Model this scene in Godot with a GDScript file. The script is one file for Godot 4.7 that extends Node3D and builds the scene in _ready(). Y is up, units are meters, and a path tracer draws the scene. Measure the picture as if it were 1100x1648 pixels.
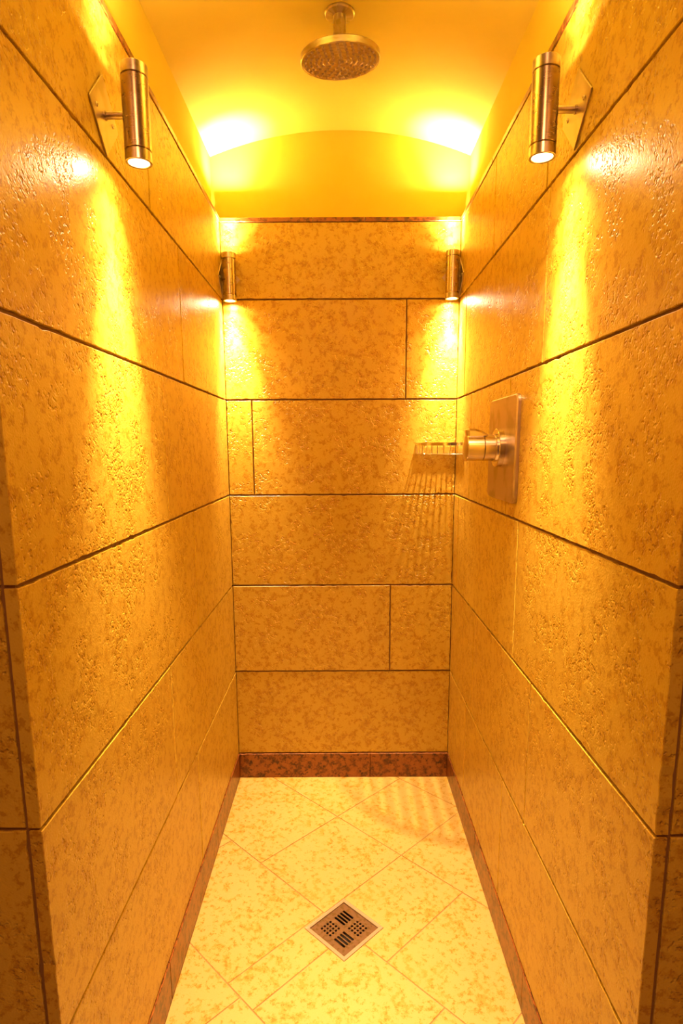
extends Node3D

# ---------------------------------------------------------------- dimensions (metres; camera stands at x = 0, z = 0)
const XL := -0.4774          # tile face, left wall
const XR := 0.4791           # tile face, right wall
const ZB := -2.5484          # tile face, back wall
const ZFL := -0.859          # front edge of the left wall
const ZFR := -0.835          # front edge of the right wall
const TT := 0.02             # tile thickness
const COURSES := [0.1187, 0.5121, 0.9055, 1.2989, 1.6923, 2.0857, 2.374]
const TRIM_TOP := 2.392
const RECESS := 0.034        # plaster lies behind the tile face
const SPRING := 2.625
const APEX := 2.718

var rng := RandomNumberGenerator.new()
var M := {}
var walls := []
var taken := {}


# ---------------------------------------------------------------- mesh helper
class MB:
	var v := PackedVector3Array()
	var n := PackedVector3Array()
	var uv := PackedVector2Array()

	func tri(a: Vector3, b: Vector3, c: Vector3, na: Vector3, nb: Vector3, nc: Vector3, ua := Vector2.ZERO, ub := Vector2.ZERO, uc := Vector2.ZERO) -> void:
		var g := (c - a).cross(b - a)
		if g.dot(na + nb + nc) < 0.0:
			v.append_array([a, c, b]); n.append_array([na, nc, nb]); uv.append_array([ua, uc, ub])
		else:
			v.append_array([a, b, c]); n.append_array([na, nb, nc]); uv.append_array([ua, ub, uc])

	func flat_tri(a: Vector3, b: Vector3, c: Vector3, out: Vector3, ua := Vector2.ZERO, ub := Vector2.ZERO, uc := Vector2.ZERO) -> void:
		var g := (c - a).cross(b - a).normalized()
		if g.dot(out) < 0.0: g = -g
		tri(a, b, c, g, g, g, ua, ub, uc)

	func quad(a: Vector3, b: Vector3, c: Vector3, d: Vector3, out: Vector3, ua := Vector2.ZERO, ub := Vector2.ZERO, uc := Vector2.ZERO, ud := Vector2.ZERO) -> void:
		flat_tri(a, b, c, out, ua, ub, uc)
		flat_tri(a, c, d, out, ua, uc, ud)

	# Turned shape: profile of (radius, height) round the Y axis moved by t. Each profile step is flat unless smooth.
	func lathe(p: Array, t := Transform3D.IDENTITY, seg := 40, smooth := false) -> void:
		for i in p.size() - 1:
			var p0: Vector2 = p[i]
			var p1: Vector2 = p[i + 1]
			if p0.is_equal_approx(p1): continue
			var d := (p1 - p0).normalized()
			var n0 := Vector2(d.y, -d.x)
			var n1 := n0
			if smooth:
				if i > 0:
					var q: Vector2 = p[i - 1]
					var e := (p0 - q).normalized()
					n0 = (n0 + Vector2(e.y, -e.x)).normalized()
				if i < p.size() - 2:
					var q2: Vector2 = p[i + 2]
					var e2 := (q2 - p1).normalized()
					n1 = (n1 + Vector2(e2.y, -e2.x)).normalized()
			for k in seg:
				var a0 := TAU * k / seg
				var a1 := TAU * (k + 1) / seg
				var c0 := Vector2(cos(a0), sin(a0))
				var c1 := Vector2(cos(a1), sin(a1))
				var A := t * Vector3(p0.x * c0.x, p0.y, p0.x * c0.y)
				var B := t * Vector3(p0.x * c1.x, p0.y, p0.x * c1.y)
				var C := t * Vector3(p1.x * c1.x, p1.y, p1.x * c1.y)
				var D := t * Vector3(p1.x * c0.x, p1.y, p1.x * c0.y)
				var nA := t.basis * Vector3(n0.x * c0.x, n0.y, n0.x * c0.y)
				var nB := t.basis * Vector3(n0.x * c1.x, n0.y, n0.x * c1.y)
				var nC := t.basis * Vector3(n1.x * c1.x, n1.y, n1.x * c1.y)
				var nD := t.basis * Vector3(n1.x * c0.x, n1.y, n1.x * c0.y)
				var u0 := float(k) / seg
				var u1 := float(k + 1) / seg
				var v0 := p0.y * 4.0
				var v1 := p1.y * 4.0
				if p0.x > 1e-6: tri(A, B, C, nA, nB, nC, Vector2(u0, v0), Vector2(u1, v0), Vector2(u1, v1))
				if p1.x > 1e-6: tri(A, C, D, nA, nC, nD, Vector2(u0, v0), Vector2(u1, v1), Vector2(u0, v1))

	# Round bar along a path of points.
	func bar(path: Array, r: float, seg := 8) -> void:
		var rings := []
		var dirs := []
		for i in path.size():
			var d: Vector3 = (path[mini(i + 1, path.size() - 1)] - path[maxi(i - 1, 0)]).normalized()
			var up := Vector3.UP if absf(d.y) < 0.9 else Vector3.RIGHT
			var s := d.cross(up).normalized()
			var w := s.cross(d).normalized()
			var ring := []
			for k in seg:
				var a := TAU * k / seg
				ring.append(s * cos(a) + w * sin(a))
			rings.append(ring)
			dirs.append(d)
		for i in path.size() - 1:
			for k in seg:
				var k1 := (k + 1) % seg
				var A: Vector3 = rings[i][k]
				var B: Vector3 = rings[i][k1]
				var C: Vector3 = rings[i + 1][k1]
				var D: Vector3 = rings[i + 1][k]
				tri(path[i] + A * r, path[i] + B * r, path[i + 1] + C * r, A, B, C)
				tri(path[i] + A * r, path[i + 1] + C * r, path[i + 1] + D * r, A, C, D)
		for e in [0, path.size() - 1]:
			var o: Vector3 = -dirs[e] if e == 0 else dirs[e]
			for k in seg:
				var A2: Vector3 = rings[e][k]
				var B2: Vector3 = rings[e][(k + 1) % seg]
				flat_tri(path[e], path[e] + A2 * r, path[e] + B2 * r, o)

	# Flat slab: polygon in XY, front face at z = 0 with a chamfer, back at z = -thick.
	func slab(poly: PackedVector2Array, thick: float, chamfer: float, uv_scale := 1.0, uv_off := Vector2.ZERO) -> void:
		var m := poly.size()
		var area := 0.0
		for i in m: area += poly[i].cross(poly[(i + 1) % m])
		var s := 1.0 if area > 0.0 else -1.0
		var inner := PackedVector2Array()
		for i in m:
			var p := poly[i]
			var e0 := (p - poly[(i + m - 1) % m]).normalized()
			var e1 := (poly[(i + 1) % m] - p).normalized()
			var b := (Vector2(-e0.y, e0.x) + Vector2(-e1.y, e1.x)) * s
			var bl := maxf(b.length(), 0.2)
			inner.append(p + b / bl * chamfer * minf(2.0 / bl, 1.6))
		var t := Geometry2D.triangulate_polygon(inner)
		for i in range(0, t.size(), 3):
			var a := inner[t[i]]
			var b := inner[t[i + 1]]
			var c := inner[t[i + 2]]
			flat_tri(Vector3(a.x, a.y, 0), Vector3(b.x, b.y, 0), Vector3(c.x, c.y, 0), Vector3.BACK, a * uv_scale + uv_off, b * uv_scale + uv_off, c * uv_scale + uv_off)
		t = Geometry2D.triangulate_polygon(poly)
		for i in range(0, t.size(), 3):
			var a := poly[t[i]]
			var b := poly[t[i + 1]]
			var c := poly[t[i + 2]]
			flat_tri(Vector3(a.x, a.y, -thick), Vector3(b.x, b.y, -thick), Vector3(c.x, c.y, -thick), Vector3.FORWARD, a * uv_scale + uv_off, b * uv_scale + uv_off, c * uv_scale + uv_off)
		var run := 0.0
		for i in m:
			var j := (i + 1) % m
			var p := poly[i]
			var q := poly[j]
			var e := q - p
			var o := Vector3(e.y, -e.x, 0) * s
			var l := e.length()
			var u0 := (p + Vector2(0.3, 0.1)) * uv_scale + uv_off
			quad(Vector3(inner[i].x, inner[i].y, 0), Vector3(inner[j].x, inner[j].y, 0), Vector3(q.x, q.y, -chamfer), Vector3(p.x, p.y, -chamfer), o.normalized() + Vector3.BACK,
				inner[i] * uv_scale + uv_off, inner[j] * uv_scale + uv_off, q * uv_scale + uv_off, p * uv_scale + uv_off)
			var w0 := Vector2(run, 0) * uv_scale + u0 * 0.0 + uv_off
			var w1 := Vector2(run + l, 0) * uv_scale + uv_off
			var w2 := Vector2(run + l, thick) * uv_scale + uv_off
			var w3 := Vector2(run, thick) * uv_scale + uv_off
			quad(Vector3(p.x, p.y, -chamfer), Vector3(q.x, q.y, -chamfer), Vector3(q.x, q.y, -thick), Vector3(p.x, p.y, -thick), o, w0, w1, w2, w3)
			run += l

	func box(lo: Vector3, hi: Vector3, uv_scale := 1.0) -> void:
		var c := [Vector3(lo.x, lo.y, lo.z), Vector3(hi.x, lo.y, lo.z), Vector3(hi.x, hi.y, lo.z), Vector3(lo.x, hi.y, lo.z), Vector3(lo.x, lo.y, hi.z), Vector3(hi.x, lo.y, hi.z), Vector3(hi.x, hi.y, hi.z), Vector3(lo.x, hi.y, hi.z)]
		for f in [[0, 1, 2, 3, Vector3.FORWARD], [4, 5, 6, 7, Vector3.BACK], [0, 4, 7, 3, Vector3.LEFT], [1, 5, 6, 2, Vector3.RIGHT], [0, 1, 5, 4, Vector3.DOWN], [3, 2, 6, 7, Vector3.UP]]:
			var o: Vector3 = f[4]
			var uvs := []
			for k in 4:
				var p: Vector3 = c[f[k]]
				uvs.append((Vector2(p.z, p.y) if absf(o.x) > 0.5 else Vector2(p.x, p.z) if absf(o.y) > 0.5 else Vector2(p.x, p.y)) * uv_scale)
			quad(c[f[0]], c[f[1]], c[f[2]], c[f[3]], o, uvs[0], uvs[1], uvs[2], uvs[3])

	func mesh() -> ArrayMesh:
		var a := []
		a.resize(Mesh.ARRAY_MAX)
		a[Mesh.ARRAY_VERTEX] = v
		a[Mesh.ARRAY_NORMAL] = n
		a[Mesh.ARRAY_TEX_UV] = uv
		var am := ArrayMesh.new()
		am.add_surface_from_arrays(Mesh.PRIMITIVE_TRIANGLES, a)
		return am


# ---------------------------------------------------------------- nodes
func numbered(called: String) -> String:
	taken[called] = taken.get(called, -1) + 1
	return called if taken[called] == 0 else "%s_%03d" % [called, taken[called]]

func thing(called: String, label: String, category: String, at := Transform3D.IDENTITY, group := "") -> Node3D:
	var o := Node3D.new()
	o.name = numbered(called)
	add_child(o)
	o.transform = at
	o.set_meta("label", label)
	o.set_meta("category", category)
	if group: o.set_meta("group", group)
	return o

func setting(called: String, label: String) -> Node3D:
	var o := Node3D.new()
	o.name = called
	add_child(o)
	o.set_meta("kind", "structure")
	o.set_meta("label", label)
	return o

func part(called: String, mb: MB, m: Material, parent: Node3D, at := Transform3D.IDENTITY) -> MeshInstance3D:
	var o := MeshInstance3D.new()
	o.name = called
	o.mesh = mb.mesh()
	o.material_override = m
	o.transform = at
	parent.add_child(o, true)
	return o

func box_part(called: String, lo: Vector3, hi: Vector3, m: Material, parent: Node3D) -> MeshInstance3D:
	var b := MB.new()
	b.box(lo, hi, 1.0)
	return part(called, b, m, parent)


# ---------------------------------------------------------------- textures
func noise_bytes(side: int, type: int, freq: float, oct: int, seed_: int, extra := {}) -> PackedByteArray:
	var f := FastNoiseLite.new()
	f.noise_type = type
	f.frequency = freq
	f.seed = seed_
	f.fractal_type = extra.get("fractal", FastNoiseLite.FRACTAL_FBM if oct > 1 else FastNoiseLite.FRACTAL_NONE)
	f.fractal_octaves = oct
	f.fractal_gain = extra.get("gain", 0.5)
	if extra.has("ret"): f.cellular_return_type = extra.ret
	if extra.get("warp", 0.0) > 0.0:
		f.domain_warp_enabled = true
		f.domain_warp_amplitude = extra.warp
		f.domain_warp_frequency = freq * 2.0
	var im := f.get_seamless_image(side, side, false, false, 0.15, true)
	im.convert(Image.FORMAT_L8)
	return im.get_data()

func sstep(a: float, b: float, x: float) -> float:
	var t := clampf((x - a) / (b - a), 0.0, 1.0)
	return t * t * (3.0 - 2.0 * t)

func srgb8(c: float) -> int:
	c = clampf(c, 0.0, 1.0)
	return int(255.0 * (c * 12.92 if c < 0.0031308 else 1.055 * pow(c, 1.0 / 2.4) - 0.055) + 0.5)

func ramp256(cols: Array) -> Array:
	# cols: [[pos, Vector3 linear], ...] -> three tables of sRGB bytes
	var out := [PackedByteArray(), PackedByteArray(), PackedByteArray()]
	for i in 256:
		var x := i / 255.0
		var k := 0
		while k < cols.size() - 2 and x > cols[k + 1][0]: k += 1
		var c: Vector3 = (cols[k][1] as Vector3).lerp(cols[k + 1][1], clampf((x - cols[k][0]) / (cols[k + 1][0] - cols[k][0]), 0.0, 1.0))
		out[0].append(srgb8(c.x)); out[1].append(srgb8(c.y)); out[2].append(srgb8(c.z))
	return out

func table(f: Callable) -> PackedFloat32Array:
	var t := PackedFloat32Array()
	for i in 256: t.append(f.call(i / 255.0))
	return t

func tex(side: int, fmt: int, data: PackedByteArray) -> ImageTexture:
	return ImageTexture.create_from_image(Image.create_from_data(side, side, false, fmt, data))

# Stone: a mottle of two tones with crinkled patches; relief of fine grain, pits in clusters and a few cracks.
func stone(side: int, seed_: int, cols: Array, o: Dictionary) -> Array:
	var big := noise_bytes(side, FastNoiseLite.TYPE_SIMPLEX_SMOOTH, o.big, 4, seed_)
	var mid := noise_bytes(side, FastNoiseLite.TYPE_SIMPLEX_SMOOTH, o.mid, 6, seed_ + 1, {"gain": 0.72})
	var fine := noise_bytes(side, FastNoiseLite.TYPE_SIMPLEX_SMOOTH, o.fine, 3, seed_ + 2)
	var pit := noise_bytes(side, FastNoiseLite.TYPE_SIMPLEX_SMOOTH, o.pit, 3, seed_ + 3)
	var crk := noise_bytes(side, FastNoiseLite.TYPE_SIMPLEX_SMOOTH, o.crack, 3, seed_ + 4)
	var R := ramp256(cols)
	var r: PackedByteArray = R[0]
	var g: PackedByteArray = R[1]
	var b: PackedByteArray = R[2]
	var lo: float = o.patch - o.soft
	var hi: float = o.patch + o.soft
	var t_patch := table(func(x): return sstep(lo, hi, x))
	var t_deep := table(func(x): return sstep(hi - 0.02, hi + 0.05, x))
	var t_pit := table(func(x): return sstep(0.60, 0.74, x))
	var t_clus := table(func(x): return sstep(0.42, 0.66, x))
	var t_crk := table(func(x): return 1.0 - sstep(0.0, 0.022, absf(x - 0.5)))
	var count := side * side
	var col := PackedByteArray()
	col.resize(count * 3)
	var hgt := PackedFloat32Array()
	hgt.resize(count)
	var pa: float = o.pit_depth
	var ca: float = o.crack_depth
	var fa: float = o.fine_depth
	for i in count:
		var bg := big[i]
		var m := mid[i]
		var f := fine[i]
		var cl := t_clus[bg]
		var k := t_patch[mini(255, (m * 5 + bg * 2 + f) >> 3)]
		var deep := t_deep[mini(255, (m * 4 + pit[i] * 3 + f) >> 3)]
		var p := t_pit[pit[i]] * cl
		var c := t_crk[crk[i]] * t_clus[255 - m] * cl
		var x := int(k * 120.0 + deep * 90.0 + f * 0.2 + bg * 0.12)
		if x > 255: x = 255
		var j := i * 3
		col[j] = r[x]; col[j + 1] = g[x]; col[j + 2] = b[x]
		hgt[i] = 0.55 + fa * (f / 255.0 - 0.5) * (0.4 + 0.6 * cl) + 0.22 * (m / 255.0 - 0.5) - pa * p - ca * c - 0.05 * k
	return [tex(side, Image.FORMAT_RGB8, col), tex(side, Image.FORMAT_RF, hgt.to_byte_array())]

func stone_material(called: String, t: Array, rough: float, relief: float) -> StandardMaterial3D:
	var m := StandardMaterial3D.new()
	m.resource_name = called
	m.albedo_texture = t[0]
	m.heightmap_enabled = true
	m.heightmap_texture = t[1]
	m.heightmap_scale = relief
	m.roughness = rough
	return m

func plain(called: String, c: Color, rough: float, metal := 0.0) -> StandardMaterial3D:
	var m := StandardMaterial3D.new()
	m.resource_name = called
	m.albedo_color = c.linear_to_srgb()
	m.roughness = rough
	m.metallic = metal
	return m

func materials() -> void:
	var wall_cols := [[0.0, Vector3(0.63, 0.47, 0.055)], [0.3, Vector3(0.605, 0.435, 0.045)], [0.7, Vector3(0.545, 0.36, 0.028)], [1.0, Vector3(0.45, 0.27, 0.016)]]
	var T := stone(1024, 11, wall_cols, {"big": 0.006, "mid": 0.022, "fine": 0.16, "pit": 0.055, "crack": 0.012, "patch": 0.53, "soft": 0.035, "pit_depth": 0.55, "crack_depth": 0.25, "fine_depth": 0.28})
	M.wall = stone_material("wall_stone", T, 0.34, 0.26)
	walls = [M.wall]
	for c in [Color(0.97, 0.95, 0.92), Color(1.0, 0.985, 0.95), Color(0.985, 0.965, 0.97)]:
		var wm: StandardMaterial3D = M.wall.duplicate()
		wm.albedo_color = c
		walls.append(wm)
	var floor_cols := [[0.0, Vector3(0.47, 0.34, 0.10)], [0.4, Vector3(0.435, 0.305, 0.06)], [0.8, Vector3(0.37, 0.23, 0.02)], [1.0, Vector3(0.31, 0.17, 0.01)]]
	T = stone(1024, 47, floor_cols, {"big": 0.005, "mid": 0.026, "fine": 0.16, "pit": 0.06, "crack": 0.012, "patch": 0.55, "soft": 0.05, "pit_depth": 0.15, "crack_depth": 0.05, "fine_depth": 0.15})
	M.floor = stone_material("floor_stone", T, 0.38, 0.035)
	var dark_cols := [[0.0, Vector3(0.33, 0.12, 0.02)], [0.3, Vector3(0.24, 0.078, 0.014)], [0.7, Vector3(0.10, 0.032, 0.008)], [1.0, Vector3(0.05, 0.018, 0.006)]]
	T = stone(512, 83, dark_cols, {"big": 0.02, "mid": 0.045, "fine": 0.12, "pit": 0.06, "crack": 0.03, "patch": 0.54, "soft": 0.09, "pit_depth": 0.1, "crack_depth": 0.2, "fine_depth": 0.12})
	M.dark = stone_material("dark_marble", T, 0.3, 0.03)
	M.plaster = plaster()
	M.grout = plain("grout", Color(0.23, 0.125, 0.045), 0.9)
	M.floor_grout = plain("floor_grout", Color(0.34, 0.20, 0.06), 0.9)
	M.screed = plain("masonry", Color(0.4, 0.34, 0.26), 0.9)
	M.room = plain("entry_plaster", Color(0.42, 0.34, 0.26), 0.85)
	M.steel = metal("brushed_steel", Vector3(0.62, 0.56, 0.48), 0.30, 5)
	M.tube = metal("stained_steel", Vector3(0.50, 0.40, 0.29), 0.27, 15, 0.93)
	M.plate = metal("satin_steel", Vector3(0.50, 0.40, 0.27), 0.42, 9)
	M.chrome = plain("chrome", Color(0.80, 0.76, 0.70), 0.12, 1.0)
	M.lime = metal("water_marked_steel", Vector3(0.36, 0.25, 0.12), 0.36, 23)
	M.spray = plain("spray_face_metal", Color(0.50, 0.39, 0.26), 0.34, 1.0)
	M.knob = plain("satin_chrome", Color(0.72, 0.64, 0.52), 0.2, 1.0)
	M.rubber = plain("nozzle_silicone", Color(0.42, 0.34, 0.25), 0.5)
	M.black = plain("sump_dark", Color(0.02, 0.016, 0.012), 0.7)
	M.frame = plain("drain_frame_metal", Color(0.80, 0.70, 0.46), 0.38, 1.0)
	var g := StandardMaterial3D.new()
	g.resource_name = "lamp_glass_glow"
	g.albedo_color = Color(0.9, 0.9, 0.85)
	g.emission_enabled = true
	g.emission = Color(1.0, 0.86, 0.62)
	g.emission_energy_multiplier = 9.0
	g.roughness = 0.2
	M.glow = g

func metal(called: String, c: Vector3, rough: float, seed_: int, clean := 0.82) -> StandardMaterial3D:
	# brushed and a little water-stained
	var side := 256
	var stain := noise_bytes(side, FastNoiseLite.TYPE_SIMPLEX_SMOOTH, 0.03, 4, seed_)
	var line := RandomNumberGenerator.new()
	line.seed = seed_
	var col := PackedByteArray()
	var rg := PackedByteArray()
	for y in side:
		var s := line.randf_range(0.975, 1.02)
		for x in side:
			var k := s * lerpf(1.05, clean, sstep(0.45, 0.75, stain[y * side + x] / 255.0))
			col.append(srgb8(c.x * k)); col.append(srgb8(c.y * k)); col.append(srgb8(c.z * k * k))
			rg.append(int(255.0 * clampf(rough * (1.25 - 0.3 * k) + (s - 0.98) * 0.6, 0.05, 1.0)))
	var m := StandardMaterial3D.new()
	m.resource_name = called
	m.albedo_texture = tex(side, Image.FORMAT_RGB8, col)
	m.roughness = 1.0
	m.roughness_texture = tex(side, Image.FORMAT_L8, rg)
	m.metallic = 1.0
	return m

func plaster() -> StandardMaterial3D:
	var side := 1024
	var wave := noise_bytes(side, FastNoiseLite.TYPE_SIMPLEX_SMOOTH, 0.006, 3, 131)
	var tool := noise_bytes(side, FastNoiseLite.TYPE_SIMPLEX_SMOOTH, 0.009, 2, 137, {"warp": 40.0})
	var speck := noise_bytes(side, FastNoiseLite.TYPE_SIMPLEX_SMOOTH, 0.07, 2, 139)
	var t_line := table(func(x): return 1.0 - sstep(0.0, 0.012, absf(x - 0.5)))
	var t_mask := table(func(x): return sstep(0.5, 0.72, x))
	var t_speck := table(func(x): return sstep(0.80, 0.88, x))
	var R := ramp256([[0.0, Vector3(0.80, 0.70, 0.085)], [1.0, Vector3(0.78, 0.665, 0.07)]])
	var r: PackedByteArray = R[0]
	var g: PackedByteArray = R[1]
	var b: PackedByteArray = R[2]
	var col := PackedByteArray()
	col.resize(side * side * 3)
	var h := PackedFloat32Array()
	h.resize(side * side)
	for i in side * side:
		var w := wave[i]
		var l := t_line[tool[i]] * t_mask[w]
		var s := t_speck[speck[i]] * t_mask[255 - w]
		var x := mini(255, int(w * 0.8 + 60.0 * s))
		col[i * 3] = r[x]; col[i * 3 + 1] = g[x]; col[i * 3 + 2] = b[x]
		h[i] = 0.5 + 0.5 * (w / 255.0 - 0.5) + 0.10 * l - 0.25 * s + 0.04 * (speck[i] / 255.0 - 0.5)
	var m := stone_material("ceiling_plaster", [tex(side, Image.FORMAT_RGB8, col), tex(side, Image.FORMAT_RF, h.to_byte_array())], 0.7, 0.12)
	return m


# ---------------------------------------------------------------- stone pieces
const STONE_SCALE := 1.0 / 0.85

func worn_rect(w: float, h: float, step: float, wear: float, chips: float) -> PackedVector2Array:
	# rectangle round the origin whose edges waver and are chipped here and there
	var p := PackedVector2Array()
	var c := [Vector2(-w / 2, -h / 2), Vector2(w / 2, -h / 2), Vector2(w / 2, h / 2), Vector2(-w / 2, h / 2)]
	for k in 4:
		var a: Vector2 = c[k]
		var b: Vector2 = c[(k + 1) % 4]
		var e := b - a
		var l := e.length()
		var inward := Vector2(-e.y, e.x) / l
		var nseg := maxi(1, int(l / step))
		for i in nseg:
			var d := rng.randf() * wear
			if i == 0: d = 0.0
			elif rng.randf() < chips: d += rng.randf_range(0.001, 0.0028)
			p.append(a + e * (float(i) / nseg) + inward * d)
	return p

func tile(parent: Node3D, frame: Transform3D, u0: float, u1: float, v0: float, v1: float, m: Material, called := "tile", thick := TT, chamfer := 0.0012, wear := 0.0008) -> void:
	# frame: X = along the wall, Y = up the wall, Z = out of the wall; origin on the tile face
	var b := MB.new()
	b.slab(worn_rect(u1 - u0, v1 - v0, 0.016, wear, 0.05), thick, chamfer, STONE_SCALE, Vector2(rng.randf(), rng.randf()))
	var proud := rng.randf_range(-0.0006, 0.0006)
	part(called, b, m, parent, frame * Transform3D(Basis(), Vector3((u0 + u1) / 2, (v0 + v1) / 2, proud)))

func course_tiles(parent: Node3D, frame: Transform3D, lo: float, hi: float, joints: Array) -> void:
	# joints[k]: positions of the upright joints in course k
	for k in joints.size():
		var cuts: Array = [lo]
		cuts.append_array(joints[k])
		cuts.append(hi)
		var y0: float = COURSES[k] + 0.003
		var y1: float = COURSES[k + 1] - (0.003 if k < 5 else 0.001)
		for i in cuts.size() - 1:
			var a: float = cuts[i] + (0.0 if i == 0 else 0.0024)
			var b: float = cuts[i + 1] - (0.0 if i == cuts.size() - 2 else 0.0024)
			tile(parent, frame, a, b, y0, y1, walls[rng.randi() % 4])

func runs(parent: Node3D, frame: Transform3D, lo: float, hi: float, cuts: Array, y0: float, y1: float, called: String, thick: float, wear := 0.0004) -> void:
	var c: Array = [lo]
	c.append_array(cuts)
	c.append(hi)
	for i in c.size() - 1:
		tile(parent, frame, c[i] + 0.0008, c[i + 1] - 0.0008, y0, y1, M.dark, called, thick, 0.0016, wear)


# ---------------------------------------------------------------- setting
func arch(x: float) -> float:
	var half := (XR - XL) / 2.0 + RECESS
	var rise := APEX - SPRING
	var rad := (half * half + rise * rise) / (2.0 * rise)
	var cx := (XL + XR) / 2.0
	return APEX - rad + sqrt(rad * rad - (x - cx) * (x - cx))

func build_shell() -> void:
	# frames: local x along the wall, y up, z out of the wall
	var fl := Transform3D(Basis(Vector3(0, 0, -1), Vector3.UP, Vector3(1, 0, 0)), Vector3(XL, 0, 0))   # along = -z
	var fr := Transform3D(Basis(Vector3(0, 0, 1), Vector3.UP, Vector3(-1, 0, 0)), Vector3(XR, 0, 0))   # along = +z
	var fb := Transform3D(Basis(), Vector3(0, 0, ZB))
	var bed := 0.007
	var out := 0.22
	# left wall
	var w := setting("wall_left", "left shower wall of large golden limestone tiles")
	box_part("mortar_bed", Vector3(XL - out, 0, ZB), Vector3(XL - bed, COURSES[6], ZFL - 0.03), M.grout, w)
	box_part("plaster_band", Vector3(XL - out, COURSES[6], ZB - RECESS), Vector3(XL - RECESS, SPRING + 0.02, ZFL - bed), M.plaster, w)
	course_tiles(w, fl, -ZFL, -ZB, [[1.829], [1.584], [1.920], [1.648], [1.882], [1.628]])
	# right wall
	w = setting("wall_right", "right shower wall of large golden limestone tiles")
	box_part("mortar_bed", Vector3(XR + bed, 0, ZB), Vector3(XR + out, COURSES[6], ZFR - 0.03), M.grout, w)
	box_part("plaster_band", Vector3(XR + RECESS, COURSES[6], ZB - RECESS), Vector3(XR + out, SPRING + 0.02, ZFR - bed), M.plaster, w)
	course_tiles(w, fr, ZB, ZFR, [[-2.202, -1.664], [-2.107, -1.448], [-2.452, -1.617], [-2.265, -1.747], [-2.407, -1.482], [-2.005, -1.512]])
	# back wall with the plaster lunette above
	w = setting("wall_back", "back shower wall of golden limestone tiles under a plaster lunette")
	box_part("mortar_bed", Vector3(XL - out, 0, ZB - out), Vector3(XR + out, COURSES[6], ZB - bed), M.grout, w)
	box_part("lunette", Vector3(XL - out, COURSES[6], ZB - out), Vector3(XR + out, APEX + 0.15, ZB - RECESS), M.plaster, w)
	course_tiles(w, fb, XL + 0.0015, XR - 0.0015, [[], [0.2095], [], [-0.3705], [0.266], []])
	# dark stone strip on top of the tiles
	var t := setting("trim_1", "dark marble strip capping the left wall tiles")
	runs(t, fl.translated_local(Vector3(0, 0, 0.0015)), -ZFL, -ZB, [1.32, 1.93], COURSES[6] + 0.001, TRIM_TOP, "strip", RECESS + 0.008)
	t = setting("trim_2", "dark marble strip capping the right wall tiles")
	runs(t, fr.translated_local(Vector3(0, 0, 0.0015)), ZB, ZFR, [-2.06, -1.45], COURSES[6] + 0.001, TRIM_TOP, "strip", RECESS + 0.008)
	t = setting("trim_3", "dark marble strip capping the back wall tiles")
	runs(t, fb.translated_local(Vector3(0, 0, 0.0015)), XL, XR, [-0.109, 0.095], COURSES[6] + 0.001, TRIM_TOP, "strip", RECESS + 0.008)
	# skirting
	t = setting("baseboard_left", "dark red-brown marble skirting along the left wall")
	runs(t, fl.translated_local(Vector3(0, 0, 0.003)), -ZFL, -ZB, [1.42, 2.05], 0.0, COURSES[0] - 0.0015, "skirting_piece", 0.012)
	t = setting("baseboard_right", "dark red-brown marble skirting along the right wall")
	runs(t, fr.translated_local(Vector3(0, 0, 0.003)), ZB, ZFR, [-1.968, -1.385], 0.0, COURSES[0] - 0.0015, "skirting_piece", 0.012)
	t = setting("baseboard_back", "dark red-brown marble skirting along the back wall")
	runs(t, fb.translated_local(Vector3(0, 0, 0.003)), XL + 0.003, XR - 0.0018, [0.124], 0.0, COURSES[0] - 0.0015, "skirting_piece", 0.012)
	# barrel vault
	var c := setting("ceiling", "yellow plaster barrel vault over the shower")
	var b := MB.new()
	var x0 := XL - out
	var x1 := XR + out
	var zf := -0.835
	var zb := ZB - 0.1
	var seg := 48
	var xa := XL - RECESS
	var xb := XR + RECESS
	for i in seg:
		var a := lerpf(xa, xb, float(i) / seg)
		var d := lerpf(xa, xb, float(i + 1) / seg)
		var ya := arch(a)
		var yd := arch(d)
		var rad := (pow((xb - xa) / 2.0, 2) + pow(APEX - SPRING, 2)) / (2.0 * (APEX - SPRING))
		var cc := Vector3((xa + xb) / 2.0, APEX - rad, 0)
		var na := (cc - Vector3(a, ya, 0)).normalized()
		var nd := (cc - Vector3(d, yd, 0)).normalized()
		var A := Vector3(a, ya, zf); var D := Vector3(d, yd, zf)
		var A2 := Vector3(a, ya, zb); var D2 := Vector3(d, yd, zb)
		b.tri(A, D, D2, na, nd, nd, Vector2(a, zf), Vector2(d, zf), Vector2(d, zb))
		b.tri(A, D2, A2, na, nd, na, Vector2(a, zf), Vector2(d, zb), Vector2(a, zb))
		var top := APEX + 0.2
		b.quad(Vector3(a, top, zf), Vector3(d, top, zf), Vector3(d, top, zb), Vector3(a, top, zb), Vector3.UP)
		b.quad(A, D, Vector3(d, top, zf), Vector3(a, top, zf), Vector3.BACK)
		b.quad(A2, D2, Vector3(d, top, zb), Vector3(a, top, zb), Vector3.FORWARD)
	b.box(Vector3(x0, SPRING, zb), Vector3(xa, APEX + 0.2, zf))
	b.box(Vector3(xb, SPRING, zb), Vector3(x1, APEX + 0.2, zf))
	part("vault", b, M.plaster, c)


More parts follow.
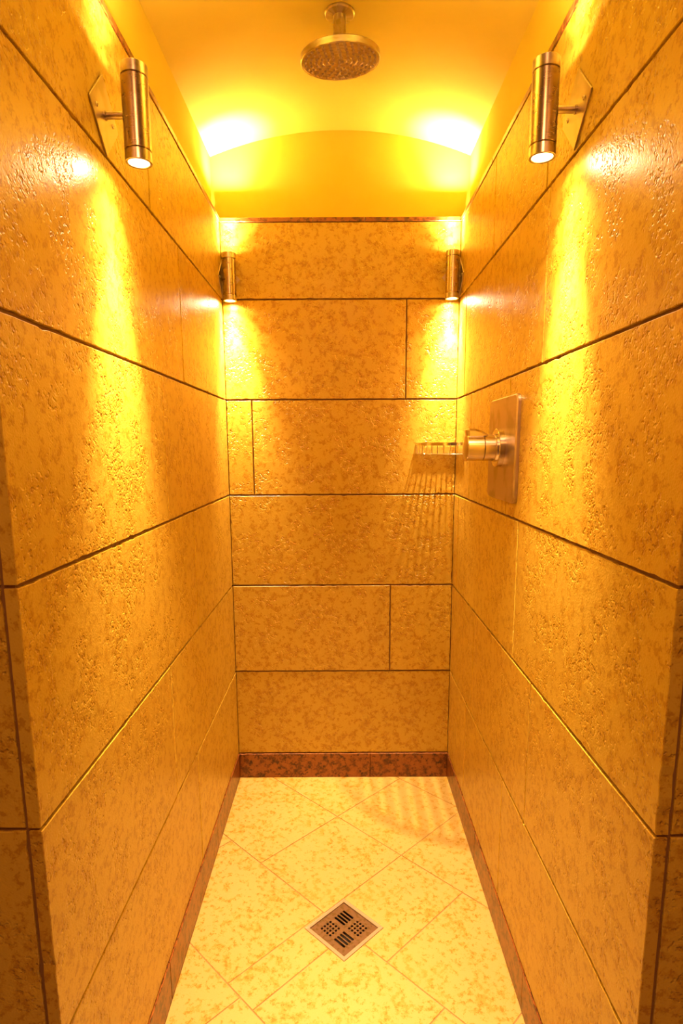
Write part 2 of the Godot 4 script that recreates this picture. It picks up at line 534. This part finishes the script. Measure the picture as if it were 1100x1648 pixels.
func build_front() -> void:
	# the wall that the shower opens through, and the small room in front of it where the camera stands
	var w := setting("wall_front", "outer wall of brown stone tiles beside the shower opening")
	var far := 1.35
	var top := 2.9
	var gl := XL - TT - 0.0055
	var gr := XR + TT + 0.0055
	box_part("mortar_bed", Vector3(-far, 0, ZFL - 0.12), Vector3(XL - 0.006, top, ZFL - 0.004), M.grout, w)
	box_part("mortar_bed", Vector3(XR + 0.006, 0, ZFR - 0.12), Vector3(far, top, ZFR - 0.004), M.grout, w)
	box_part("lintel", Vector3(XL - 0.1, APEX + 0.02, ZFR - 0.1), Vector3(XR + 0.1, top, ZFR - 0.002), M.room, w)
	var ff := Transform3D(Basis(), Vector3(0, 0, ZFL))
	var fg := Transform3D(Basis(), Vector3(0, 0, ZFR))
	for k in 6:
		var y0: float = COURSES[k] + 0.003
		var y1: float = COURSES[k + 1] - 0.003
		var jl := gl - (0.42 if k % 2 == 0 else 0.7)
		var jr := gr + (0.7 if k % 2 == 0 else 0.42)
		tile(w, ff, jl + 0.003, gl, y0, y1, M.wall)
		tile(w, ff, -far, jl - 0.003, y0, y1, M.wall)
		tile(w, fg, gr, jr - 0.003, y0, y1, M.wall)
		tile(w, fg, jr + 0.003, far, y0, y1, M.wall)
	var bl := setting("baseboard_front", "dark marble skirting along the outer wall beside the shower opening")
	runs(bl, ff.translated_local(Vector3(0, 0, 0.003)), -far, XL, [-0.95], 0.0, COURSES[0] - 0.0015, "skirting_piece", 0.012)
	runs(bl, fg.translated_local(Vector3(0, 0, 0.003)), XR, far, [0.95], 0.0, COURSES[0] - 0.0015, "skirting_piece", 0.012)
	var zr := 1.5
	var e := setting("wall_entry_left", "plain plaster wall of the room before the shower")
	box_part("plaster", Vector3(-far - 0.12, 0, ZFL - 0.12), Vector3(-far, top, zr + 0.12), M.room, e)
	e = setting("wall_entry_right", "plain plaster wall of the room before the shower")
	box_part("plaster", Vector3(far, 0, ZFL - 0.12), Vector3(far + 0.12, top, zr + 0.12), M.room, e)
	e = setting("wall_entry_rear", "plain plaster wall behind the camera")
	box_part("plaster", Vector3(-far, 0, zr), Vector3(far, top, zr + 0.12), M.room, e)
	e = setting("ceiling_entry", "plain ceiling of the room before the shower")
	box_part("plaster", Vector3(-far - 0.12, top, -0.96), Vector3(far + 0.12, top + 0.12, zr + 0.12), M.room, e)
	e = setting("floor_entry", "stone floor of the room before the shower")
	box_part("slab", Vector3(-far - 0.12, -0.12, -0.835), Vector3(far + 0.12, 0.0, zr + 0.12), M.room, e)
	# dim ceiling lamp of that room
	var l := thing("ceiling_lamp", "round frosted ceiling lamp in the room behind the camera", "lamp", Transform3D(Basis(), Vector3(0.0, top, 0.35)))
	var b := MB.new()
	b.lathe([Vector2(0, 0), Vector2(0.15, 0), Vector2(0.15, -0.02), Vector2(0.13, -0.02)], Transform3D.IDENTITY, 32)
	part("base", b, M.plate, l)
	b = MB.new()
	b.lathe([Vector2(0.13, -0.02), Vector2(0.12, -0.05), Vector2(0.085, -0.068), Vector2(0, -0.075)], Transform3D.IDENTITY, 32, true)
	part("lamp_shade", b, M.glow_dim, l)
	var a := AreaLight3D.new()
	a.name = "lamp_light"
	a.area_size = Vector2(0.2, 0.2)
	a.light_color = Color(1.0, 0.66, 0.40)
	a.light_energy = ENTRY_ENERGY
	a.shadow_enabled = true
	a.rotation_degrees = Vector3(-90, 0, 0)
	a.position = Vector3(0, -0.082, 0)
	a.area_range = 8.0
	a.area_attenuation = 2.0
	l.add_child(a)


func build_floor() -> void:
	var f := setting("floor", "pale golden stone floor tiles laid diagonally round a drain")
	var dc := Vector2(0.0, -1.667)
	var hd := 0.1245
	var hole := PackedVector2Array([dc + Vector2(0, -hd), dc + Vector2(hd, 0), dc + Vector2(0, hd), dc + Vector2(-hd, 0)])
	# in plan: x, z.  A slab lies in its own XY plane, so plan z is turned to -y.
	var plan := Transform3D(Basis(Vector3(1, 0, 0), Vector3(0, 0, -1), Vector3(0, 1, 0)), Vector3.ZERO)
	var fx0 := XL + 0.0035
	var fx1 := XR - 0.00185
	for half in [[fx0 - 0.2, 0.0], [0.0, fx1 + 0.2]]:
		var r := PackedVector2Array([Vector2(half[0], ZB - 0.2), Vector2(half[1], ZB - 0.2), Vector2(half[1], -0.835), Vector2(half[0], -0.835)])
		for q in Geometry2D.clip_polygons(r, hole):
			if Geometry2D.is_polygon_clockwise(q) and q.size() <= 4 and q.size() < 4: continue
			var b := MB.new()
			b.slab(flip(q), 0.12, 0.0005)
			part("screed", b, M.floor_grout, f, plan.translated_local(Vector3(0, 0, -0.0022)))
	var room := PackedVector2Array([Vector2(fx0, ZB + 0.0035), Vector2(fx1, ZB + 0.0035), Vector2(fx1, -0.845), Vector2(fx0, -0.845)])
	var grown: PackedVector2Array = Geometry2D.offset_polygon(hole, 0.0008)[0]
	# bands of u = x - z, cut across at v = x + z
	var bands := [
		[2.79, 3.6, [-3.6, -1.5]],
		[2.222, 2.79, [-3.4, -2.272, -1.793, -1.2]],
		[1.665, 2.222, [-3.2, -2.272, -1.793, -1.413, -0.9, -0.3]],
		[1.138, 1.665, [-3.2, -2.53, -1.80, -1.635, -1.12, -0.6, 0.2]],
		[0.60, 1.138, [-3.0, -2.25, -1.715, -1.18, -0.65, 0.2]],
		[0.0, 0.60, [-2.4, -1.9, -1.4, -0.9, -0.3]]]
	var j := 0.0024
	for bd in bands:
		for i in bd[2].size() - 1:
			var u0: float = bd[0] + j
			var u1: float = bd[1] - j
			var v0: float = bd[2][i] + j
			var v1: float = bd[2][i + 1] - j
			var q := PackedVector2Array()
			for c in [[u0, v0], [u1, v0], [u1, v1], [u0, v1]]:
				q.append(Vector2((c[0] + c[1]) / 2.0, (c[1] - c[0]) / 2.0))
			for piece in Geometry2D.intersect_polygons(q, room):
				for cut in Geometry2D.clip_polygons(piece, grown):
					if Geometry2D.is_polygon_clockwise(cut) != Geometry2D.is_polygon_clockwise(piece): continue
					var mid := Vector2.ZERO
					for p in cut: mid += p / cut.size()
					var moved := PackedVector2Array()
					for p in cut: moved.append(p - mid)
					var b := MB.new()
					b.slab(flip(moved), 0.01, 0.0009, STONE_SCALE, Vector2(rng.randf(), rng.randf()))
					part("tile", b, M.floor, f, plan.translated_local(Vector3(mid.x, -mid.y, rng.randf_range(-0.0003, 0.0003))))

func flip(p: PackedVector2Array) -> PackedVector2Array:
	var o := PackedVector2Array()
	for q in p: o.append(Vector2(q.x, -q.y))
	return o


# ---------------------------------------------------------------- fittings
const TUBE_R := 0.0268
const ENTRY_ENERGY := 2.8
const LAMP_COLOR := Color(1.0, 0.80, 0.63)
const BEAM := 8.2
const HALO := 0.9
const FLOOD := 0.42
const SPILL := 0.045

func spot(parent: Node3D, called: String, y: float, down: bool, angle: float, blend: float, energy: float, size: float) -> void:
	var s := SpotLight3D.new()
	s.name = called
	s.spot_angle = angle
	s.spot_angle_attenuation = blend
	s.spot_range = 8.0
	s.spot_attenuation = 2.0
	s.light_color = LAMP_COLOR
	s.light_energy = energy
	s.light_size = size
	s.shadow_enabled = true
	s.rotation_degrees = Vector3(-90 if down else 90, 0, 0)
	s.position = Vector3(0, y, 0)
	parent.add_child(s, true)

func wall_light(label: String, at: Transform3D, corner: bool, reach: float) -> void:
	# origin: plate centre on the wall (or on the corner line); +Z points into the room
	var t := thing("wall_light", label, "wall light", at, "brushed steel up-and-down wall lights")
	var d := 0.075
	var th := 0.003
	# diamond plate
	if corner:
		var p := MB.new()
		for s in [-1.0, 1.0]:
			# each half of the folded diamond lies on one wall, 45 degrees from the middle
			var along := Vector3(s, 0, 1).normalized()
			var nrm := Vector3(-s, 0, 1).normalized()
			var fr := Transform3D(Basis(along, Vector3.UP, nrm) if s > 0 else Basis(-along, Vector3.UP, nrm), nrm * (th + 0.0005))
			var k: float = 1.0 if s > 0 else -1.0
			var q := MB.new()
			q.slab(PackedVector2Array([Vector2(0, -d), Vector2(d * k, 0), Vector2(0, d)]), th, 0.0005)
			for i in q.v.size():
				p.v.append(fr * q.v[i]); p.n.append(fr.basis * q.n[i]); p.uv.append(q.uv[i])
		var plate := part("wall_plate", p, M.plate, t)
		for s in [-1.0, 1.0]:
			var along2 := Vector3(s, 0, 1).normalized()
			var nrm2 := Vector3(-s, 0, 1).normalized()
			screw(plate, along2 * 0.052 + nrm2 * (th + 0.0005), nrm2)
	else:
		var p2 := MB.new()
		p2.slab(PackedVector2Array([Vector2(0, -d), Vector2(d, 0), Vector2(0, d), Vector2(-d, 0)]), th, 0.0005)
		var plate2 := part("wall_plate", p2, M.plate, t, Transform3D(Basis(), Vector3(0, 0, th + 0.0008)))
		for s in [-1.0, 1.0]:
			screw(plate2, Vector3(s * 0.042, 0, 0), Vector3.BACK)
	# stem
	var turn := Transform3D(Basis(Vector3.RIGHT, PI / 2), Vector3.ZERO)
	var b := MB.new()
	b.lathe([Vector2(0, th), Vector2(0.0085, th), Vector2(0.0085, th + 0.004), Vector2(0.0068, th + 0.005), Vector2(0.0068, reach - TUBE_R + 0.004)], turn, 24)
	part("stem", b, M.steel, t)
	# tube with a groove above and below
	var g := 0.066
	b = MB.new()
	b.lathe([Vector2(0.0238, -g - 0.0025), Vector2(0.0238, -g), Vector2(TUBE_R - 0.0006, -g), Vector2(TUBE_R, -g + 0.0006), Vector2(TUBE_R, g - 0.0006), Vector2(TUBE_R - 0.0006, g), Vector2(0.0238, g), Vector2(0.0238, g + 0.0025)], Transform3D(Basis(), Vector3(0, 0, reach)), 56)
	part("tube", b, M.tube, t)
	for s in [-1.0, 1.0]:
		# end cap: ring that holds the glowing lens
		b = MB.new()
		var up := Basis() if s > 0 else Basis(Vector3.RIGHT, PI)
		var h := 0.089
		b.lathe([Vector2(0, g + 0.0024), Vector2(TUBE_R - 0.0005, g + 0.0024), Vector2(TUBE_R, g + 0.003), Vector2(TUBE_R, h - 0.0008), Vector2(TUBE_R - 0.0008, h), Vector2(0.0225, h), Vector2(0.0215, h - 0.001), Vector2(0.0215, h - 0.007), Vector2(0, h - 0.007)], Transform3D(up, Vector3.ZERO), 56)
		var cap := part("end_cap", b, M.steel, t, Transform3D(Basis(), Vector3(0, 0, reach)))
		b = MB.new()
		b.lathe([Vector2(0.0212, h - 0.0062), Vector2(0.019, h - 0.0042), Vector2(0.012, h - 0.0028), Vector2(0, h - 0.0022)], Transform3D(up, Vector3.ZERO), 40, true)
		part("lamp_lens", b, M.glow, cap)
		var down: bool = s < 0
		spot(cap, "beam_light", s * (h - 0.001), down, 26.0, 1.0, BEAM, 0.010)
		spot(cap, "halo_light", s * (h - 0.001), down, 42.0, 1.0, HALO, 0.010)
		spot(cap, "flood_light", s * (h - 0.001), down, 56.0, 0.6, FLOOD, 0.008)
		spot(cap, "spill_light", s * (h + 0.002), down, 86.0, 0.25, SPILL, 0.016)

func screw(parent: Node3D, at: Vector3, out: Vector3) -> void:
	var side := out.cross(Vector3.UP).normalized()
	var tf := Transform3D(Basis(side, out, side.cross(out)), at)
	var b := MB.new()
	b.lathe([Vector2(0.0048, 0), Vector2(0.0046, 0.0012), Vector2(0.003, 0.0024), Vector2(0.0016, 0.0028), Vector2(0.0014, 0.0016), Vector2(0, 0.0016)], tf, 14)
	part("screw", b, M.steel, parent)

func rounded_rect(w: float, h: float, r: float, seg := 6) -> PackedVector2Array:
	var p := PackedVector2Array()
	for k in 4:
		var c := Vector2((w / 2 - r) * (1 if k == 0 or k == 3 else -1), (h / 2 - r) * (1 if k < 2 else -1))
		for i in seg + 1:
			var a := PI / 2 * (k + float(i) / seg)
			p.append(c + Vector2(cos(a), sin(a)) * r)
	return p

func shower_head() -> void:
	var x := 0.001
	var z := -1.94
	var y := 2.596
	var t := thing("rain_shower", "round rain shower head hanging from the vaulted ceiling", "shower head", Transform3D(Basis(), Vector3(x, y, z)))
	var top := APEX - y
	var b := MB.new()
	b.lathe([Vector2(0, top + 0.004), Vector2(0.043, top + 0.004), Vector2(0.043, top - 0.004), Vector2(0.040, top - 0.007), Vector2(0.016, top - 0.011), Vector2(0, top - 0.011)], Transform3D.IDENTITY, 40)
	part("ceiling_flange", b, M.steel, t)
	b = MB.new()
	b.lathe([Vector2(0.0185, top - 0.01), Vector2(0.0185, 0.052), Vector2(0.0165, 0.0515), Vector2(0.0165, 0.0505)], Transform3D.IDENTITY, 32)
	part("arm", b, M.steel, t)
	b = MB.new()
	b.lathe([Vector2(0.0165, 0.051), Vector2(0.0195, 0.0495), Vector2(0.0195, 0.034), Vector2(0.0175, 0.031), Vector2(0.0155, 0.022)], Transform3D.IDENTITY, 32)
	part("ball_joint", b, M.steel, t)
	var R := 0.115
	# the head hangs a little askew on its ball joint
	var skew := Basis(Vector3(0, 0, 1), 0.05) * Basis(Vector3.RIGHT, 0.125)
	var hang := Transform3D(skew, Vector3(0, 0.03, 0) - skew * Vector3(0, 0.03, 0))
	b = MB.new()
	b.lathe([Vector2(0, 0.026), Vector2(0.03, 0.025), Vector2(0.07, 0.0215), Vector2(R - 0.004, 0.0175), Vector2(R, 0.0145), Vector2(R, 0.0), Vector2(R - 0.0015, -0.0022), Vector2(R - 0.004, -0.0022), Vector2(R - 0.0055, 0.0)], Transform3D.IDENTITY, 72)
	part("head_rim", b, M.steel, t, hang)
	b = MB.new()
	var prof := [Vector2(R - 0.0055, 0.0)]
	for k in range(6, 0, -1):
		var rr := 0.0165 * k + 0.0008
		prof.append_array([Vector2(rr + 0.0018, 0.0), Vector2(rr, 0.0018), Vector2(rr - 0.0018, 0.0)])
	prof.append(Vector2(0, 0))
	b.lathe(prof, Transform3D.IDENTITY, 64)
	var face := part("spray_face", b, M.spray, t, hang)
	b = MB.new()
	for k in 7:
		var rad := 0.0155 * k + 0.0085 if k > 0 else 0.006
		var count := maxi(3, 5 * k + 1)
		for i in count:
			var a := TAU * (i + 0.37 * k) / count
			b.lathe([Vector2(0.0046, 0.0), Vector2(0.0040, -0.003), Vector2(0.0026, -0.0046), Vector2(0.0018, -0.0046), Vector2(0.0014, -0.002), Vector2(0, -0.002)], Transform3D(Basis(), Vector3(cos(a) * rad, 0, sin(a) * rad)), 10)
	var nz := part("nozzles", b, M.rubber, face)
	nz.set_meta("kind", "stuff")

func shower_valve() -> void:
	var at := Transform3D(Basis(Vector3(0, 0, 1), Vector3.UP, Vector3(-1, 0, 0)), Vector3(XR, 1.490, -1.781))
	var t := thing("shower_valve", "square brushed steel mixer plate with cylindrical control knob on right wall", "shower valve", at)
	var th := 0.012
	var b := MB.new()
	b.slab(rounded_rect(0.296, 0.296, 0.02), th, 0.004, 1.0, Vector2(0.3, 0.2))
	part("wall_plate", b, M.plate, t, Transform3D(Basis(), Vector3(0, 0, th + 0.0008)))
	var turn := Transform3D(Basis(Vector3.RIGHT, PI / 2), Vector3(0, 0.004, 0))
	b = MB.new()
	b.lathe([Vector2(0.055, th + 0.0007), Vector2(0.055, 0.028), Vector2(0.0535, 0.0295), Vector2(0.040, 0.0295), Vector2(0.040, 0.033), Vector2(0.036, 0.035)], turn, 56)
	part("escutcheon", b, M.knob, t)
	b = MB.new()
	b.lathe([Vector2(0.0365, 0.030), Vector2(0.0375, 0.036), Vector2(0.0375, 0.0645), Vector2(0.035, 0.0655)], turn, 56)
	part("sleeve", b, M.knob, t)
	b = MB.new()
	b.lathe([Vector2(0.034, 0.0655), Vector2(0.0375, 0.0675), Vector2(0.0375, 0.113), Vector2(0.0360, 0.1155), Vector2(0.02, 0.1175), Vector2(0, 0.118)], turn, 56)
	var knob := part("knob", b, M.knob, t)
	# thumb lever: a wedge on top of the knob that thins towards the wall
	b = MB.new()
	var side := PackedVector2Array([Vector2(-0.052, 0.0375), Vector2(-0.069, 0.028), Vector2(-0.113, 0.028), Vector2(-0.1145, 0.052), Vector2(-0.108, 0.0555), Vector2(-0.090, 0.0550), Vector2(-0.070, 0.0480)])
	b.slab(side, 0.034, 0.006)
	part("lever", b, M.knob, knob, Transform3D(Basis(Vector3(0, 0, -1), Vector3.UP, Vector3(1, 0, 0)), Vector3(0.017, 0.004, 0)))

func corner_basket() -> void:
	# origin on the corner line at the height of the base bars; -X runs along the back wall, +Z along the right wall
	var y0 := 1.468
	var t := thing("soap_basket", "small chrome wire corner basket between back wall and right wall", "soap basket", Transform3D(Basis(), Vector3(XR, y0, ZB)))
	var R := 0.168
	var g := 0.003
	var band := MB.new()
	var low := []
	var nseg := 20
	var hi0 := 0.034
	var hi1 := 0.046
	for i in nseg:
		var pts := []
		for e in [i, i + 1]:
			var a := PI / 2 * float(e) / nseg
			pts.append(Vector3(-cos(a), 0, sin(a)))
		for w in [[R, 1.0], [R - 0.0018, -1.0]]:
			var A: Vector3 = pts[0] * w[0]
			var B: Vector3 = pts[1] * w[0]
			band.tri(A + Vector3(0, hi0, 0), B + Vector3(0, hi0, 0), B + Vector3(0, hi1, 0), pts[0] * w[1], pts[1] * w[1], pts[1] * w[1])
			band.tri(A + Vector3(0, hi0, 0), B + Vector3(0, hi1, 0), A + Vector3(0, hi1, 0), pts[0] * w[1], pts[1] * w[1], pts[0] * w[1])
		for h in [[hi0, Vector3.DOWN], [hi1, Vector3.UP]]:
			var o := Vector3(0, h[0], 0)
			band.quad(pts[0] * R + o, pts[1] * R + o, pts[1] * (R - 0.0018) + o, pts[0] * (R - 0.0018) + o, h[1])
	part("front_band", band, M.chrome, t)
	var arc := []
	for i in 25:
		var a := PI / 2 * i / 24.0
		arc.append(Vector3(-cos(a) * (R - 0.0015), 0, sin(a) * (R - 0.0015)))
	var b := MB.new()
	b.bar(arc, 0.0022)
	part("base_rail", b, M.chrome, t)
	for w in [[Vector3(-R, 0, g), Vector3(-g, 0, g)], [Vector3(-g, 0, g), Vector3(-g, 0, R)], [Vector3(-R, 0.04, g), Vector3(-g, 0.04, g)], [Vector3(-g, 0.04, g), Vector3(-g, 0.04, R)]]:
		b = MB.new()
		b.bar([w[0], w[1]], 0.0022)
		part("wall_rail", b, M.chrome, t)
	for i in 11:
		var a := PI / 2 * i / 10.0
		b = MB.new()
		var p := Vector3(-cos(a) * (R - 0.0015) - (0.002 if i == 10 else 0.0), 0, sin(a) * (R - 0.0015) + (0.002 if i == 0 else 0.0))
		b.bar([p, p + Vector3(0, hi0 + 0.003, 0)], 0.0021)
		part("post", b, M.chrome, t)
	for i in 8:
		var x := -0.0182 * (i + 1)
		var zz := sqrt(R * R - x * x) - 0.002
		b = MB.new()
		b.bar([Vector3(x, 0, g), Vector3(x, 0, zz)], 0.0027)
		part("base_bar", b, M.chrome, t)
	for e in [Vector3(-0.05, 0.04, 0.001), Vector3(-0.001, 0.04, 0.05)]:
		b = MB.new()
		var o: Vector3 = Vector3.BACK if e.z < 0.01 else Vector3.LEFT
		b.bar([e - o * 0.0012, e + o * 0.006], 0.006, 14)
		part("mounting_screw", b, M.chrome, t)

func floor_drain() -> void:
	var t := thing("floor_drain", "square metal floor drain set diagonally in the shower floor", "drain", Transform3D(Basis(Vector3.UP, PI / 4), Vector3(0, 0, -1.667)))
	var h := 0.1245 / sqrt(2.0)
	var w := 0.0115
	# pale frame of four mitred strips
	for k in 4:
		var b := MB.new()
		b.slab(PackedVector2Array([Vector2(-h, -h), Vector2(h, -h), Vector2(h - w, -h + w), Vector2(-h + w, -h + w)]), 0.03, 0.0006)
		part("frame_strip", b, M.frame, t, Transform3D(Basis(Vector3.UP, PI / 2 * k) * Basis(Vector3.RIGHT, -PI / 2), Vector3(0, 0.0012, 0)))
	# sump below
	var s := MB.new()
	var i := h - w
	s.box(Vector3(-i, -0.1, -i), Vector3(i, -0.095, i))
	s.box(Vector3(-i, -0.1, -i), Vector3(-i + 0.003, -0.03, i))
	s.box(Vector3(i - 0.003, -0.1, -i), Vector3(i, -0.03, i))
	s.box(Vector3(-i, -0.1, -i), Vector3(i, -0.03, -i + 0.003))
	s.box(Vector3(-i, -0.1, i - 0.003), Vector3(i, -0.03, i))
	part("sump", s, M.black, t)
	# grate: two fields of slots, two of round holes
	var g := CSGCombiner3D.new()
	g.name = "grate"
	t.add_child(g)
	var pl := CSGBox3D.new()
	pl.name = "plate"
	pl.size = Vector3(2 * (i - 0.001), 0.004, 2 * (i - 0.001))
	pl.position = Vector3(0, -0.0035, 0)
	pl.material = M.lime
	g.add_child(pl)
	# after the turn by 45 degrees local axes run along the tile joints; -x-z looks away from the camera
	var f := 0.0305
	for field in [[f, -f, true], [-f, f, true], [-f, -f, false], [f, f, false]]:
		for a in 4:
			if field[2]:
				var o: float = (a - 1.5) * 0.0125
				var slot := PackedVector2Array()
				for q in rounded_rect(0.046, 0.0076, 0.0037, 4): slot.append(q)
				var c := CSGPolygon3D.new()
				c.name = "slot_%d_%d" % [a, int(field[0] * 1000)]
				c.operation = CSGShape3D.OPERATION_SUBTRACTION
				c.polygon = slot
				c.depth = 0.05
				c.transform = Transform3D(Basis(Vector3.UP, SLOT_TURN) * Basis(Vector3.RIGHT, -PI / 2), Vector3(field[0] + o * SLOT_X, 0.02, field[1] + o * SLOT_Z))
				c.material = M.lime
				g.add_child(c)
			else:
				for bq in 4:
					var c2 := CSGCylinder3D.new()
					c2.name = "hole_%d_%d_%d" % [a, bq, int(field[0] * 1000)]
					c2.operation = CSGShape3D.OPERATION_SUBTRACTION
					c2.radius = 0.0042
					c2.height = 0.03
					c2.sides = 12
					c2.position = Vector3(field[0] + (a - 1.5) * 0.0125, -0.0035, field[1] + (bq - 1.5) * 0.0125)
					c2.material = M.lime
					g.add_child(c2)

const SLOT_TURN := PI / 2
const SLOT_X := 1.0
const SLOT_Z := 0.0


# ---------------------------------------------------------------- scene
func _ready() -> void:
	rng.seed = 20240611
	# camera: focal length 965 px for a frame of 1100 x 1648, lens shifted up by 59 px
	var cam := Camera3D.new()
	cam.name = "camera"
	add_child(cam)
	var near := 0.05
	cam.set_frustum(1648.0 / 965.0 * near, Vector2(0.0, (883.32 - 824.0) / 965.0 * near), near, 50.0)
	cam.transform = Transform3D(Basis.from_euler(Vector3(-0.1688, 0.0009, -0.0053)), Vector3(0, 1.4997, 0))
	cam.current = true
	var env := Environment.new()
	env.background_mode = Environment.BG_COLOR
	env.background_color = Color.BLACK
	env.background_energy_multiplier = 0.0
	env.ambient_light_source = Environment.AMBIENT_SOURCE_DISABLED
	env.tonemap_mode = Environment.TONE_MAPPER_LINEAR
	env.tonemap_exposure = 0.95
	env.sdfgi_enabled = true
	env.ssao_enabled = true
	env.ssil_enabled = true
	var we := WorldEnvironment.new()
	we.name = "world_environment"
	we.environment = env
	add_child(we)

	materials()
	var gd: StandardMaterial3D = M.glow.duplicate()
	gd.emission_energy_multiplier = 2.0
	M.glow_dim = gd
	build_shell()
	build_front()
	build_floor()
	# front pair of lamps on the side walls, rear pair in the corners
	wall_light("steel tube wall light with diamond plate on the left wall, near the camera", Transform3D(Basis(Vector3(0, 0, -1), Vector3.UP, Vector3(1, 0, 0)), Vector3(XL, 2.160, -1.338)), false, 0.067)
	wall_light("steel tube wall light with diamond plate on the right wall, near the camera", Transform3D(Basis(Vector3(0, 0, 1), Vector3.UP, Vector3(-1, 0, 0)), Vector3(XR, 2.166, -1.338)), false, 0.067)
	wall_light("small-looking steel wall light in the back left corner of the shower", Transform3D(Basis(Vector3.UP, PI / 4), Vector3(XL, 2.160, ZB)), true, 0.054)
	wall_light("small-looking steel wall light in the back right corner of the shower", Transform3D(Basis(Vector3.UP, -PI / 4), Vector3(XR, 2.164, ZB)), true, 0.054)
	shower_head()
	shower_valve()
	corner_basket()
	floor_drain()
